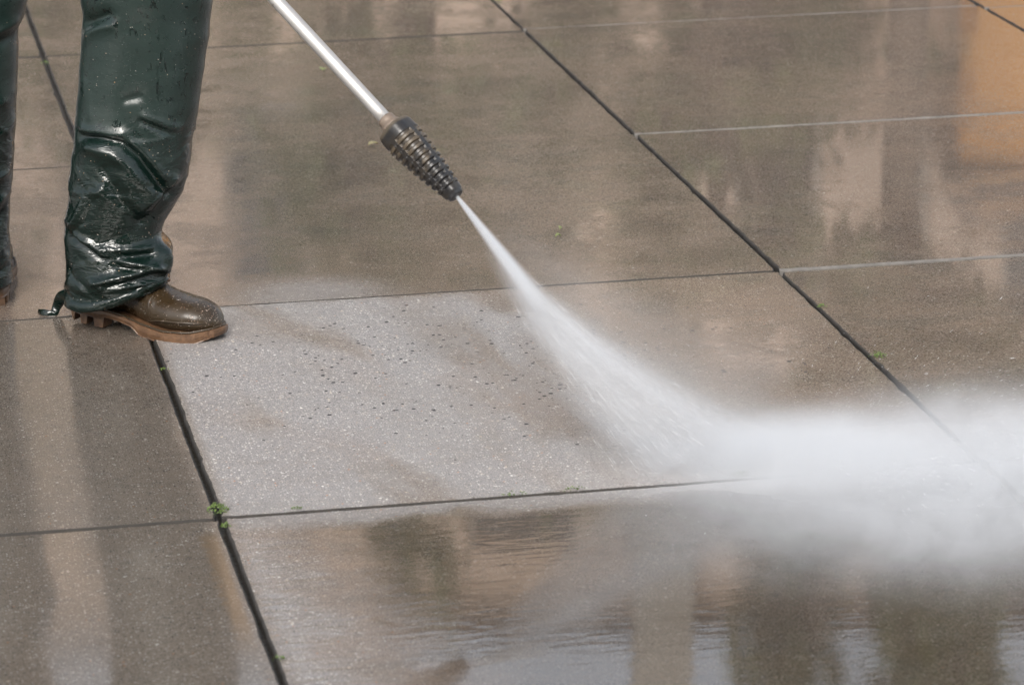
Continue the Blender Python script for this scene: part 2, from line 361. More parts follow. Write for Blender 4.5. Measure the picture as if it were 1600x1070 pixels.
def leg_mesh(O, left_px, right_px, hem, creases, upper, depth_ratio=0.86, seed=0, nu=200, nv=260, smooth_px=None):
    "trouser leg in the frame (RH, DH, Z) at O; outlines are read at the leg's own distance; upper = rings carried on to the hip"
    def prof(px):
        q = sorted([on_plane(a, b_, O)[::-1] for a, b_ in px]); return np.array([k[0] for k in q]), np.array([k[1] for k in q])
    zl, rl = prof(left_px); zr, rrr = prof(right_px)
    for (zc, rc, aw, dd) in upper:
        zl = np.append(zl, zc); rl = np.append(rl, rc - aw); zr = np.append(zr, zc); rrr = np.append(rrr, rc + aw)
    z0 = 0.075; z1 = upper[-1][0]
    vv = np.linspace(0, 1, nv) ** 1.15; zs = z0 + (z1 - z0) * vv
    def sm(zq, zk, rk):
        zf = np.linspace(zk[0], zk[-1], 900); rf = np.interp(zf, zk, rk); k = np.hanning(15); k /= k.sum()
        rf = np.convolve(np.pad(rf, 7, mode='edge'), k, 'valid'); return np.interp(zq, zf, rf)
    L = sm(zs, zl, rl); Rr = sm(zs, zr, rrr)
    c = (L + Rr) / 2; a = (Rr - L) / 2
    dcen = np.interp(zs, [0, 0.6] + [u[0] for u in upper], [0, 0.0] + [u[3] for u in upper])
    bdep = np.minimum(a * depth_ratio, 0.115); bdep = np.maximum(bdep, 0.075)
    th = np.linspace(0, 2 * np.pi, nu, endpoint=False)
    ct, st = np.cos(th), np.sin(th)
    sq = lambda q: np.sign(q) * np.abs(q) ** 0.9
    X = c[:, None] + a[:, None] * sq(ct)[None, :]; Y = dcen[:, None] + bdep[:, None] * sq(st)[None, :]; Z = np.repeat(zs[:, None], nu, 1)
    # slanting hem
    hz = np.interp(X, [h[0] for h in hem], [h[1] for h in hem])
    k = 1 - sstep(0.0, 0.16, Z - z0); Z = Z + (hz - z0) * k
    nx = np.repeat(ct[None, :], nv, 0); ny = np.repeat(st[None, :], nv, 0)
    front = sstep(-0.10, -0.60, st)[None, :] * np.ones_like(Z)
    D = np.zeros_like(Z)
    for (pts, w, amp) in creases:
        q = np.array([on_plane(px, py, O) for px, py in pts])
        best = np.full(Z.shape, 1e9)
        for s in range(len(q) - 1):
            A, B = q[s], q[s + 1]; ab = B - A; tt = np.clip(((X - A[0]) * ab[0] + (Z - A[1]) * ab[1]) / (ab @ ab), 0, 1)
            dd = np.hypot(X - A[0] - tt * ab[0], Z - A[1] - tt * ab[1]); best = np.minimum(best, dd)
        D += amp * np.exp(-np.sqrt((best / w) ** 2 + 0.09) * 1.35 + 0.3) * front
    back = 1 - front
    rk = random.Random(int(seed * 10))                    # many short random crinkles low on the leg
    for _ in range(90):
        zc = 0.07 + 0.30 * rk.random() ** 1.4; tc = rk.uniform(0, 2 * np.pi); ln = rk.uniform(0.02, 0.06); sl_ = rk.gauss(0, 0.5)
        am = rk.choice((-1, 1)) * rk.uniform(0.0012, 0.0042); wd = rk.uniform(0.003, 0.007)
        arc = ((th[None, :] - tc + np.pi) % (2 * np.pi) - np.pi) * 0.09
        hh = Z - zc - arc * sl_ - 6 * arc ** 2 * rk.uniform(-1, 1)
        D += am * np.exp(-np.abs(hh) / wd) * np.exp(-(arc / ln) ** 2) * (1 - 0.5 * np.abs(ct)[None, :] ** 4)
    N = np.zeros_like(Z)
    for j in range(nv):
        amp = 0.006 * (1 - sstep(0.30, 0.46, zs[j])) + 0.0035
        for i in range(nu):
            p = (X[j, i] * 9 + seed, Y[j, i] * 9, Z[j, i] * 17)
            r1 = 1 - abs(mnoise.noise(p)) * 2
            p2 = (X[j, i] * 22 + seed, Y[j, i] * 22, Z[j, i] * 40 + 3)
            N[j, i] = amp * (0.55 * r1 * (0.45 + 0.8 * back[0, i]) + 0.22 * mnoise.noise(p2) + 0.5 * mnoise.noise((p[0] * .5, p[1] * .5, p[2] * .35)))
    edge = np.abs(ct)[None, :] ** 4
    D = D + N * (1 - 0.6 * edge)
    X = X + nx * D; Y = Y + ny * D
    pos = [O + RH * float(X[j, i]) + DH * float(Y[j, i]) + Vector((0, 0, float(Z[j, i]))) for j in range(nv) for i in range(nu)]
    return pos, grid_faces(nu, nv), (X, Y, Z, th)

person = empty('person', gnd(120, 490))
tag(person, 'person in dark green waterproof trousers and brown rubber boots, washing the paving', 'person')
PB = person.location.copy()
def rel(V): return [Vector(v) - PB for v in V]

O1 = Vector((-0.050, 1.105, 0))
left_px = [(125, -10), (126, 0), (131, 22), (128, 60), (122, 150), (116, 220), (110, 290), (104, 335), (102, 370), (104, 400), (101, 435), (100, 470), (101, 500)]
right_px = [(333, -10), (332, 0), (326, 60), (313, 140), (301, 220), (293, 268), (284, 300), (266, 333), (250, 360), (251, 366), (259, 376), (269, 388), (272, 400), (270, 414), (263, 426), (262, 440), (262, 500)]
hem1 = [(-0.11, 0.050), (-0.06, 0.046), (0.0, 0.058), (0.06, 0.078), (0.10, 0.088)]
cr1 = [
    ([(122, 353), (140, 362), (165, 373), (200, 374), (236, 373)], 0.006, 0.010), ([(120, 360), (165, 386), (240, 384)], 0.006, -0.010),
    ([(165, 380), (205, 391), (244, 401), (261, 418)], 0.006, 0.012), ([(190, 398), (240, 410)], 0.006, -0.008),
    ([(154, 425), (205, 411), (244, 403)], 0.007, 0.014), ([(175, 430), (215, 420), (255, 412)], 0.005, -0.008), ([(165, 432), (213, 430), (260, 425)], 0.005, 0.007),
    ([(118, 344), (130, 324), (140, 295)], 0.006, 0.007), ([(120, 352), (140, 330), (152, 300)], 0.008, -0.007),
    ([(135, 202), (170, 200), (200, 206), (225, 228), (245, 256), (263, 285)], 0.008, -0.016), ([(150, 215), (185, 222), (215, 246), (240, 285)], 0.016, 0.014), ([(140, 190), (200, 193), (232, 222), (262, 262)], 0.011, 0.011),
    ([(205, 262), (215, 290), (225, 310)], 0.016, 0.011), ([(170, 250), (200, 300), (225, 330)], 0.011, -0.007), ([(175, 268), (150, 300), (130, 340)], 0.012, 0.006),
    ([(240, 300), (262, 285), (275, 268)], 0.009, 0.010), ([(228, 330), (245, 318), (270, 290)], 0.009, -0.008),
    ([(130, 35), (150, 22), (175, 10)], 0.010, -0.012), ([(140, 45), (165, 30), (185, 25)], 0.011, 0.008),
    ([(205, 140), (225, 135)], 0.008, -0.006), ([(228, 172), (275, 196)], 0.005, -0.008), ([(232, 165), (280, 186)], 0.009, 0.007), ([(140, 120), (150, 170)], 0.014, 0.004),
    ([(110, 430), (160, 440), (200, 432)], 0.018, 0.006), ([(262, 380), (266, 395), (262, 412)], 0.022, 0.020)]
up1 = [(0.66, 0.075, 0.117, 0.0), (0.80, 0.055, 0.125, 0.02), (0.98, 0.0, 0.13, 0.06)]
V, F, g1 = leg_mesh(O1, left_px, right_px, hem1, cr1, up1, seed=2.3)
leg1 = mesh_obj('trouser_leg', rel(V), F, M_TROU, person, True)
leg1.modifiers.new('thickness', 'SOLIDIFY').thickness = 0.003

O2 = gnd(-62, 474)
lpx2 = [(-150, -10), (-150, 200), (-150, 300), (-148, 380), (-146, 470), (-146, 520)]
rpx2 = [(43, -10), (41, 6), (38, 22), (28, 45), (27, 90), (24, 160), (20, 240), (18, 280), (12, 318), (12, 345), (14, 385), (17, 420), (17, 520)]
hem2 = [(-0.1, 0.045), (0.0, 0.045), (0.10, 0.040)]
cr2 = [([(0, 40), (30, 28)], 0.010, 0.010), ([(0, 60), (28, 48)], 0.009, -0.009), ([(-10, 270), (18, 262)], 0.008, 0.010), ([(-10, 345), (5, 335), (13, 312)], 0.007, -0.010),
       ([(-20, 160), (10, 150)], 0.010, 0.006), ([(-10, 320), (8, 300)], 0.008, 0.010), ([(-30, 390), (10, 380)], 0.012, 0.006)]
up2 = [(0.66, -0.005, 0.115, 0.0), (0.80, 0.02, 0.125, 0.0), (0.98, 0.03, 0.13, -0.03)]
V, F, g2 = leg_mesh(O2, lpx2, rpx2, hem2, cr2, up2, seed=9.1)
leg2 = mesh_obj('trouser_leg', rel(V), F, M_TROU, person, True)
leg2.modifiers.new('thickness', 'SOLIDIFY').thickness = 0.003

# hem band, press stud and the loose stirrup strap of the near leg
def ring_at(g, O, zoff0, zoff1, grow, fr=(0, 1), rows=5):
    X, Y, Z, th = g; nu = X.shape[1]; idx = [int(nu * fr[0]) + k for k in range(int(nu * (fr[1] - fr[0])))]
    V = []; prof = [(0.0, 0.0), (0.15, 1.0), (0.5, 1.15), (0.85, 1.0), (1.0, 0.0)]
    for (s, gr) in prof:
        for i in idx:
            i = i % nu; j = 0
            zz = Z[0, i] + zoff0 + (zoff1 - zoff0) * s
            jj = int(np.argmin(np.abs(Z[:, i] - zz)))
            V.append(O + RH * float(X[jj, i] + math.cos(th[i]) * grow * gr) + DH * float(Y[jj, i] + math.sin(th[i]) * grow * gr) + Vector((0, 0, float(zz))))
    return V, grid_faces(len(idx), len(prof), False)
V, F = ring_at(g1, O1, 0.001, 0.019, 0.0035, (0.60, 1.02))
hb = mesh_obj('hem_band', rel(V), F, M_TROU, leg1, True)
M_STUD = simple('dull_brass', (0.25, 0.17, 0.13), 0.35, 0.3, 200, metal=0.8)
X, Y, Z, th = g1
si = int(len(th) * 0.955); sj = int(np.argmin(np.abs(Z[:, si] - (Z[0, si] + 0.011))))
sp = O1 + RH * float(X[sj, si] + 0.004) + DH * float(Y[sj, si] - 0.006) + Vector((0, 0, float(Z[sj, si])))
bm = bmesh.new(); bmesh.ops.create_uvsphere(bm, u_segments=14, v_segments=8, radius=0.0042)
bmesh.ops.scale(bm, vec=(1, 0.5, 1), verts=bm.verts)
me = bpy.data.meshes.new('press_stud'); bm.to_mesh(me); bm.free()
link('press_stud', me, M_STUD, leg1, True, sp - PB)
sa = [gnd(122, 462, 0.050), gnd(108, 462, 0.047), gnd(96, 466, 0.036), gnd(89, 478, 0.017), gnd(84, 490, 0.004), gnd(74, 490, 0.004), gnd(66, 488, 0.005), gnd(60, 486, 0.004)]
sa = [Vector((p.x, p.y, p.z)) for p in sa]
path = catmull(sa, 6); rad = np.interp(np.linspace(0, 1, len(path)), [0, 0.25, 0.45, 0.6, 0.8, 1], [0.018, 0.013, 0.008, 0.0065, 0.007, 0.004])
V, F = tube(path, rad, 12, True, (-DH + Vector((0, 0, 0.25)), 0.28))
strap = mesh_obj('strap', rel(V), F, M_TROU, leg1, True)

# ---- boots
def boot_mat():
    m, t, b = mat('wet_olive_rubber')
    P = t.obj(); n1 = t.noise(P, 18, 4, 0.6); n2 = t.noise(P, 140, 3, 0.6)
    d = t.vor(P, 420); r, g, bb = t.sep(t.vor(P, 420, out='Color')); d2 = t.vor(P, 210); r2, g2, b2 = t.sep(t.vor(P, 210, out='Color'))
    x, y, z = t.sep(P)
    col = t.mix(n1, (0.018, 0.011, 0.005), (0.042, 0.027, 0.013))
    toe = t.ss(0.02, 0.12, x)
    grit = t.ss(0.4, 0.25, d) * t.m('LESS_THAN', r, 0.06 + toe * 0.10)
    grit2 = t.ss(0.34, 0.22, d2) * t.m('LESS_THAN', r2, 0.02 + toe * 0.03)
    col = t.mix(t.m('MAXIMUM', grit, grit2) * 0.85, col, t.mix(g, t.mix(g2, (0.55, 0.52, 0.48), (0.40, 0.16, 0.08)), (0.24, 0.20, 0.16)))
    mud = t.ss(0.52, 0.72, t.noise(P, 40, 4, 0.7)) * t.ss(0.06, 0.0, z)
    col = t.mix(mud * 0.4, col, (0.12, 0.08, 0.05))
    wr = t.m('ABSOLUTE', t.noise(t.scale(P, (2.0, 0.7, 1.0)), 26, 3, 0.55, 0.7) - 0.5) * -4.0 * t.ss(0.10, 0.02, t.m('ABSOLUTE', x - 0.01))
    h = wr + grit * 0.5 + grit2 * 1.0 + n2 * 0.3 + n1 * 0.4
    setp(t, b, color=col, rough=0.16 + 0.30 * t.ss(0.35, 0.7, n1) + 0.1 * n2, ior=1.5, normal=t.bump(h, 0.0012, 0.7))
    return m
M_BOOT = boot_mat()
M_SOLE = None
def sole_mat():
    m, t, b = mat('tan_sole_rubber')
    P = t.obj(); n1 = t.noise(P, 30, 4, 0.65); n2 = t.noise(P, 300, 2, 0.6); x, y, z = t.sep(P)
    col = t.mix(t.ss(0.3, 0.7, n1), (0.050, 0.026, 0.014), (0.150, 0.082, 0.044))
    setp(t, b, color=col, rough=0.38, normal=t.bump(n1 * 0.5 + n2 * 0.3, 0.001, 0.7))
    return m
M_SOLE = sole_mat()
LB = 0.318
def outline_w(u, out):      # half width of the foot at u (0 heel .. 1 toe); out = outer side
    k = [0, 0.02, 0.06, 0.13, 0.22, 0.36, 0.50, 0.64, 0.74, 0.84, 0.91, 0.96, 0.985, 1.0]
    wi = [0.0, 0.018, 0.030, 0.038, 0.040, 0.035, 0.035, 0.043, 0.049, 0.047, 0.039, 0.026, 0.016, 0.0]
    wo = [0.0, 0.018, 0.030, 0.038, 0.041, 0.041, 0.044, 0.052, 0.056, 0.053, 0.044, 0.030, 0.018, 0.0]
    return float(np.interp(u, k, wo if out else wi))
def sole_z(u):              # top of the sole, above the tread plane
    return float(np.interp(u, [0, 0.10, 0.30, 0.42, 0.55, 0.72, 0.88, 1.0], [0.034, 0.033, 0.033, 0.030, 0.023, 0.020, 0.024, 0.033]))
def sole_b(u):
    return float(np.interp(u, [0, 0.06, 0.29, 0.30, 0.40, 0.50, 0.54, 0.60, 0.80, 0.90, 1.0], [0.019, 0.016, 0.016, 0.020, 0.019, 0.013, 0.003, 0.0, 0.0, 0.004, 0.017]))
def build_boot(center, fwd, heel_lift, mirror):
    f = Vector(fwd).normalized(); s = Vector((f.y, -f.x, 0))         # s: right-hand side of the foot
    piv = 0.60
    root = empty('boot', center - PB); root.parent = person
    ang = math.asin(heel_lift / (LB * piv))
    M = Matrix(((f.x, -s.x, 0, 0), (f.y, -s.y, 0, 0), (0, 0, 1, 0), (0, 0, 0, 1)))
    rot = Matrix.Translation(Vector(((piv - 0.5) * LB, 0, 0))) @ Matrix.Rotation(ang, 4, 'Y') @ Matrix.Translation(Vector((-(piv - 0.5) * LB, 0, 0)))
    root.matrix_local = Matrix.Translation(center - PB) @ M @ rot
    # upper: foot loft and shaft fused into one skin
    us = np.concatenate([np.linspace(0.004, 0.1, 10), np.linspace(0.13, 0.86, 30), np.linspace(0.88, 0.996, 14)])
    V = []; n = 40
    for u in us:
        xx = (u - 0.5) * LB; zb = sole_z(u) - 0.006
        top = float(np.interp(u, [0, 0.04, 0.12, 0.34, 0.42, 0.50, 0.58, 0.66, 0.76, 0.86, 0.93, 0.97, 1.0], [0.075, 0.12, 0.13, 0.130, 0.122, 0.104, 0.089, 0.080, 0.075, 0.072, 0.065, 0.054, 0.036]))
        wi, wo = outline_w(u, False), outline_w(u, True)
        for i in range(n):
            a = 2 * math.pi * i / n; cc, ss = math.cos(a), math.sin(a)
            w = (wo if cc > 0 else wi) * 0.965
            e = 0.72 if u > 0.55 else 0.8
            yy = math.copysign(abs(cc) ** e, cc) * w * (1 if not mirror else -1) * -1
            hh = (top - zb) / 2
            zz = zb + hh + math.copysign(abs(ss) ** (0.85), ss) * hh
            if ss > 0: yy *= 1 - 0.22 * ss ** 2
            V.append((xx, yy, zz))
    F = grid_faces(n, len(us)); F += [tuple(reversed(range(n))), tuple(range(len(V) - n, len(V)))]
    off = len(V); rows = 10
    for k in range(rows):
        q = k / (rows - 1); zz = 0.05 + 0.13 * q
        for i in range(n):
            a = 2 * math.pi * i / n
            V.append((-0.094 + math.cos(a) * (0.054 - 0.006 * q), math.sin(a) * (0.040 + 0.004 * q), zz))
    F += grid_faces(n, rows, True, off); F += [tuple(off + i for i in reversed(range(n))), tuple(range(len(V) - n, len(V)))]
    up = mesh_obj('upper', V, F, M_BOOT, None, True)
    bmx = bmesh.new(); bmx.from_mesh(up.data); bmesh.ops.recalc_face_normals(bmx, faces=bmx.faces); bmx.to_mesh(up.data); bmx.free()
    md = up.modifiers.new('fuse', 'REMESH'); md.mode = 'VOXEL'; md.voxel_size = 0.0028; md.use_smooth_shade = True
    ms = up.modifiers.new('soften', 'SMOOTH'); ms.factor = 0.5; ms.iterations = 14
    me = baked(up); me.polygons.foreach_set('use_smooth', [True] * len(me.polygons)); up.parent = root
    if not me.materials: me.materials.append(M_BOOT)
    sg = -1 if not mirror else 1
    def rim(u0, u1, k, out): return [(u, outline_w(u, out)) for u in np.linspace(u0, u1, k)]
    # closed outline
    uu = (1 - np.cos(np.linspace(0, math.pi, 60))) / 2
    pts = [(u, outline_w(u, True) * sg) for u in uu] + [(u, -outline_w(u, False) * sg) for u in uu[::-1][1:-1]]
    V = []
    for (grow, which) in ((0.0, 'top'), (0.004, 'top2'), (0.0045, 'mid'), (0.003, 'bot'), (-0.004, 'bot2')):
        for (u, w) in pts:
            xx = (u - 0.5) * LB; ww = w + math.copysign(grow, w) if abs(w) > 1e-4 else w
            xx += grow * (-1 if u < 0.02 else (1 if u > 0.98 else 0)) * 1.0
            zt, zb = sole_z(u), sole_b(u)
            nick = 0.0025 * (abs(math.sin(u * 46)) < 0.28) * (u > 0.56)
            z = {'top': zt, 'top2': zt - 0.002, 'mid': (zt + zb) / 2, 'bot': zb + 0.0015 + nick, 'bot2': zb}[which]
            V.append((xx, ww, z))
    N = len(pts); F = grid_faces(N, 5); F += [tuple(range(N)), tuple(range(4 * N, 5 * N))]
    so = mesh_obj('sole', V, F, M_SOLE, root, False)
    bmx = bmesh.new(); bmx.from_mesh(so.data); bmesh.ops.triangulate(bmx, faces=[q for q in bmx.faces if len(q.verts) > 4]); bmesh.ops.recalc_face_normals(bmx, faces=bmx.faces); bmx.to_mesh(so.data); bmx.free()
    # welt: raised bead between sole and upper
    wp = [Vector(((u - 0.5) * LB, w + math.copysign(0.0015, w), sole_z(u) + 0.001)) for (u, w) in pts]; wp = wp + [wp[0], wp[1]]
    V, F = tube(wp, [0.0022] * len(wp), 8, False); mesh_obj('welt', V, F, M_BOOT, root, True)
    # toe-cap line
    cap = []
    for u, h in ((0.60, 0.030), (0.66, 0.036), (0.74, 0.040), (0.84, 0.042), (0.92, 0.042), (0.97, 0.042)):
        cap.append(Vector(((u - 0.5) * LB, outline_w(u, True) * 0.985 * sg * (1 if u < 0.9 else 0.97), h)))
    cp = catmull(cap, 6); V, F = tube(cp, list(np.interp(np.linspace(0, 1, len(cp)), [0, 0.2, 0.8, 1], [0.0004, 0.0018, 0.0018, 0.0004])), 8); mesh_obj('toe_cap_line', V, F, M_BOOT, root, True)
    # heel and forefoot cleats
    def cleat(u0, u1, side, z0, z1, taper=0.003):
        V = []; 
        for (zz, tp) in ((z1, 0), (z0, taper)):
            for (u, w) in ((u0, 0.35), (u1, 0.35), (u1, 1.0), (u0, 1.0)):
                xx = (u - 0.5) * LB + (tp if u == u0 else -tp)
                ww = (outline_w(u, side) + 0.003) * w * (1 if side else -1) * sg
                V.append((xx, ww, zz))
        o = mesh_obj('cleat', V, [(0, 1, 2, 3), (7, 6, 5, 4), (0, 4, 5, 1), (1, 5, 6, 2), (2, 6, 7, 3), (3, 7, 4, 0)], M_SOLE, root)
    for side in (True, False):
        for (a, b_) in ((0.02, 0.085), (0.125, 0.185), (0.225, 0.30)): cleat(a, b_, side, 0.0, 0.020)
        for k in range(5): cleat(0.575 + k * 0.065, 0.615 + k * 0.065, side, -0.0005 + (0.006 * max(0, k - 3)), 0.008 + 0.004 * max(0, k - 3), 0.001)
    return root
fy = R(29)
build_boot(Vector((0.0, 1.084, 0.0)), RH * math.cos(fy) - DH * math.sin(fy), 0.010, False)
build_boot(O2 + RH * 0.035 + DH * 0.115, DH * 0.96 - RH * 0.1, 0.0, True)

# ---- upper body, out of the frame, bent over the lance: jacket, arms, head
M_JACK = M_TROU
M_SKIN = simple('skin', (0.45, 0.27, 0.19), 0.5, 0.1, 40)
TIP = Vector((0.428, 0.332, 0.400))
LDIR = (RH * -0.294 + DH * 0.18 + Vector((0, 0, 0.29))).normalized()       # from the tip back towards the hands
def lp(s): return TIP + LDIR * s
hand_r, hand_l = lp(1.42), lp(0.98)
def skin_fig(name, verts, edges, radii, m, parent, root=0, sub=2):
    me = bpy.data.meshes.new(name); me.from_pydata([tuple(v) for v in verts], edges, []); me.update()
    o = bpy.data.objects.new(name, me); COL.objects.link(o)
    o.modifiers.new('skin', 'SKIN')
    for k, sv in enumerate(me.skin_vertices[0].data):
        r = radii[k]; sv.radius = r if isinstance(r, tuple) else (r, r); sv.use_root = (k == root)
    sm = o.modifiers.new('sub', 'SUBSURF'); sm.levels = sub; sm.render_levels = sub
    me = baked(o); me.materials.append(m); me.polygons.foreach_set('use_smooth', [True] * len(me.polygons)); o.parent = parent
    return o
hipc = (O1 + O2) / 2 + RH * 0.03
b0 = hipc + Vector((0, 0, 0.84)); b1 = hipc + Vector((0, 0, 1.02)); b2 = hipc + RH * 0.03 + Vector((0, 0, 1.24)); b3 = hipc + RH * 0.07 + Vector((0, 0, 1.44)); b4 = b3 + RH * 0.03 + Vector((0, 0, 0.10))
sr = b3 - DH * 0.19 + Vector((0, 0, -0.02)); sl = b3 + DH * 0.19 + Vector((0, 0, -0.02))
er = (sr + hand_r) / 2 + Vector((-0.05, -0.10, -0.10)); el = (sl + hand_l) / 2 + Vector((0.08, 0.10, -0.12))
vs_ = [b1, b0, b2, b3, b4, sr, er, hand_r - (hand_r - er).normalized() * 0.07, sl, el, hand_l - (hand_l - el).normalized() * 0.07]
skin_fig('jacket', [v - PB for v in vs_], [(0, 1), (0, 2), (2, 3), (3, 4), (3, 5), (5, 6), (6, 7), (3, 8), (8, 9), (9, 10)],
         [(0.17, 0.14), (0.18, 0.15), (0.17, 0.13), (0.14, 0.11), 0.065, 0.075, 0.06, 0.045, 0.075, 0.06, 0.045], M_JACK, person)
hc = b4 + RH * 0.05 + Vector((0, 0, 0.13))
hv = [b4 + Vector((0, 0, 0.0)), b4 + RH * 0.01 + Vector((0, 0, 0.06)), hc, hc + Vector((0, 0, 0.08)) - RH * 0.01, hc + RH * 0.075 + Vector((0, 0, -0.02)), hc + RH * 0.09 + Vector((0, 0, 0.0))]
skin_fig('head', [v - PB for v in hv], [(0, 1), (1, 2), (2, 3), (2, 4), (4, 5)], [0.055, 0.055, 0.09, 0.075, 0.05, 0.012], M_SKIN, person)
def fist(h, e):
    ax = LDIR; out = (h - e).normalized(); side = ax.cross(out).normalized(); out = side.cross(ax)
    w = e + (h - e).normalized() * ((h - e).length - 0.075)
    V = [w - PB, h - out * 0.035 - PB]; Ed = [(0, 1)]; Rd = [0.028, (0.030, 0.042)]
    for k in range(4):
        o_ = ax * (0.033 - 0.022 * k); base = len(V)
        L_ = (1.0, 1.06, 1.0, 0.86)[k]
        chain = [h + o_ - out * 0.012 + side * 0.024, h + o_ + out * 0.020 * L_ + side * 0.020, h + o_ + out * 0.026 * L_ - side * 0.008, h + o_ - side * 0.026 + out * 0.006]
        V += [c - PB for c in chain]; Ed += [(1, base), (base, base + 1), (base + 1, base + 2), (base + 2, base + 3)]; Rd += [0.0095, 0.009, 0.0085, 0.008]
    base = len(V); chain = [h + ax * 0.036 - out * 0.03 - side * 0.012, h + ax * 0.042 - side * 0.028, h + ax * 0.030 - side * 0.032 + out * 0.016]
    V += [c - PB for c in chain]; Ed += [(1, base), (base, base + 1), (base + 1, base + 2)]; Rd += [0.012, 0.010, 0.009]
    skin_fig('hand', V, Ed, Rd, M_SKIN, person, 0, 2)
fist(hand_r, er); fist(hand_l, el)

# ================================================================== LANCE
lance = empty('pressure_washer_lance', TIP)
tag(lance, 'silver pressure washer lance with a ribbed black rubber rotary nozzle', 'lance')
def steel():
    m, t, b = mat('worn_steel_tube')
    P = t.obj(); n = t.noise(P, 60, 4, 0.65); n2 = t.noise(P, 12, 3, 0.5)
    spots = t.ss(0.66, 0.72, t.noise(P, 110, 2, 0.5))
    near = t.ss(0.24, 0.19, E(t, t.new('ShaderNodeVectorMath', operation='LENGTH').outputs['Value'])) if False else 0.0
    col = t.mix(n2, (0.36, 0.345, 0.33), (0.50, 0.485, 0.47)); col = t.mix(spots * 0.7, col, (0.16, 0.12, 0.09))
    setp(t, b, color=col, rough=0.38 + 0.15 * n, metal=0.6, normal=t.bump(n, 0.0005, 0.4))
    return m
def rubber():
    m, t, b = mat('muddy_black_rubber')
    g = t.new('ShaderNodeNewGeometry'); P = t.obj(); n = t.noise(P, 45, 4, 0.7); n2 = t.noise(P, 350, 2, 0.6)
    pt = E(t, g.outputs['Pointiness']); x, y, z = t.sep(P)
    backend = t.ss(0.02, 0.15, z)
    mud = t.ss(0.38, 0.62, n + (backend - 0.5) * 0.35)
    at = t.new('ShaderNodeAttribute', attribute_name='mud'); am = E(t, at.outputs['Fac'])
    mk = t.m('MULTIPLY', am, t.ss(0.38, 0.62, n + (backend - 0.5) * 0.35), clamp=True)
    col = t.mix(n2, (0.008, 0.008, 0.009), (0.016, 0.016, 0.018)); col = t.mix(t.ss(0.35, 0.7, n) * 0.6, col, (0.035, 0.027, 0.018)); col = t.mix(mk, col, (0.17, 0.125, 0.075))
    setp(t, b, color=col, rough=t.lerp(mk, 0.26, 0.6) + 0.12 * n, normal=t.bump(n2 * 0.5 + n * 0.4, 0.0012, 0.6))
    return m
M_STEEL = steel(); M_RUB = rubber()
M_BLK = simple('black_plastic', (0.02, 0.02, 0.022), 0.35, 0.2, 50)
# frame with local Z running from the tip back along the lance
zq = LDIR; xq = Vector((0, 0, 1)).cross(zq).normalized(); yq = zq.cross(xq)
LM = Matrix(((xq.x, yq.x, zq.x, TIP.x), (xq.y, yq.y, zq.y, TIP.y), (xq.z, yq.z, zq.z, TIP.z), (0, 0, 0, 1)))
lance.matrix_world = LM
# direction in lance space that faces the camera
ctl = LM.inverted() @ CAM; th_cam = math.atan2(ctl.y, ctl.x)
NLEN = 0.150
def cover_radius(z):
    return float(np.interp(z, [0.0, 0.003, 0.010, 0.04, 0.075, 0.108, 0.130, 0.143, 0.148, NLEN], [0.016, 0.0175, 0.0185, 0.0240, 0.0290, 0.0325, 0.0330, 0.0318, 0.0300, 0.0270]))
nu, nv = 240, 300
V = []; mud = []
nsec = 4; th0 = th_cam + R(10)
for j in range(nv):
    z = NLEN * j / (nv - 1); r0 = cover_radius(z)
    for i in range(nu):
        a = 2 * math.pi * i / nu
        q = ((a - th0) / (2 * math.pi / nsec) + 0.5) % 1.0 - 0.5          # -0.5..0.5 across one facet
        inside = float(sstep(0.385, 0.345, abs(q)))
        ph = (z - 0.012) / 0.0126
        on = 1.0 if 0 <= ph < 9.0 else 0.0
        w = ph % 1.0
        rib = float(sstep(0.0, 0.16, w) * sstep(0.66, 0.50, w)) * on
        groove = inside * (1 - rib) * on
        rim = float(np.exp(-((abs(q) - 0.375) / 0.02) ** 2)) * on
        tooth = (1 - inside) * 0
        facet = 0.94 + 0.06 * math.cos(q * 2 * math.pi)                   # flattened facets
        r = r0 * facet - groove * 0.0032 + rib * inside * 0.0006
        spike = float(np.exp(-((w - 0.28) / 0.16) ** 2)) * on
        r += 0.0016 * spike * float(np.exp(-((abs(q) - 0.43) / 0.05) ** 2))
        flute = 0.0015 * math.sin(a * 24) * float(sstep(0.188, 0.195, z)) * 0
        r *= 0.96
        V.append(((r + flute) * math.cos(a), (r + flute) * math.sin(a), z))
        mud.append(min(1.0, 0.15 * groove + 0.36 * rib * inside + 0.30 * rim + 0.4 * float(sstep(0.140, 0.148, z))))
F = grid_faces(nu, nv); F += [tuple(reversed(range(nu))), tuple(range(len(V) - nu, len(V)))]
cov = mesh_obj('nozzle_cover', V, F, M_RUB, lance, True)
at = cov.data.attributes.new('mud', 'FLOAT', 'POINT'); at.data.foreach_set('value', mud)
def lathe(name, prof, m, parent, n=40):
    V = [(r * math.cos(2 * math.pi * i / n), r * math.sin(2 * math.pi * i / n), z) for (z, r) in prof for i in range(n)]
    F = grid_faces(n, len(prof)); F += [tuple(reversed(range(n))), tuple(range(len(V) - n, len(V)))]
    return mesh_obj(name, V, F, m, parent, True)
lathe('nozzle_tip', [(-0.006, 0.0045), (-0.006, 0.011), (-0.004, 0.0135), (0.006, 0.0150), (0.009, 0.0150)], M_BLK, lance)
M_BRASS = simple('grimy_brass', (0.17, 0.13, 0.10), 0.5, 0.4, 120, 0.001, 0.2)
lathe('collar', [(0.147, 0.0170), (0.152, 0.0175), (0.156, 0.0170), (0.157, 0.0145), (0.162, 0.0148), (0.168, 0.0142), (0.170, 0.0124)], M_BRASS, lance)
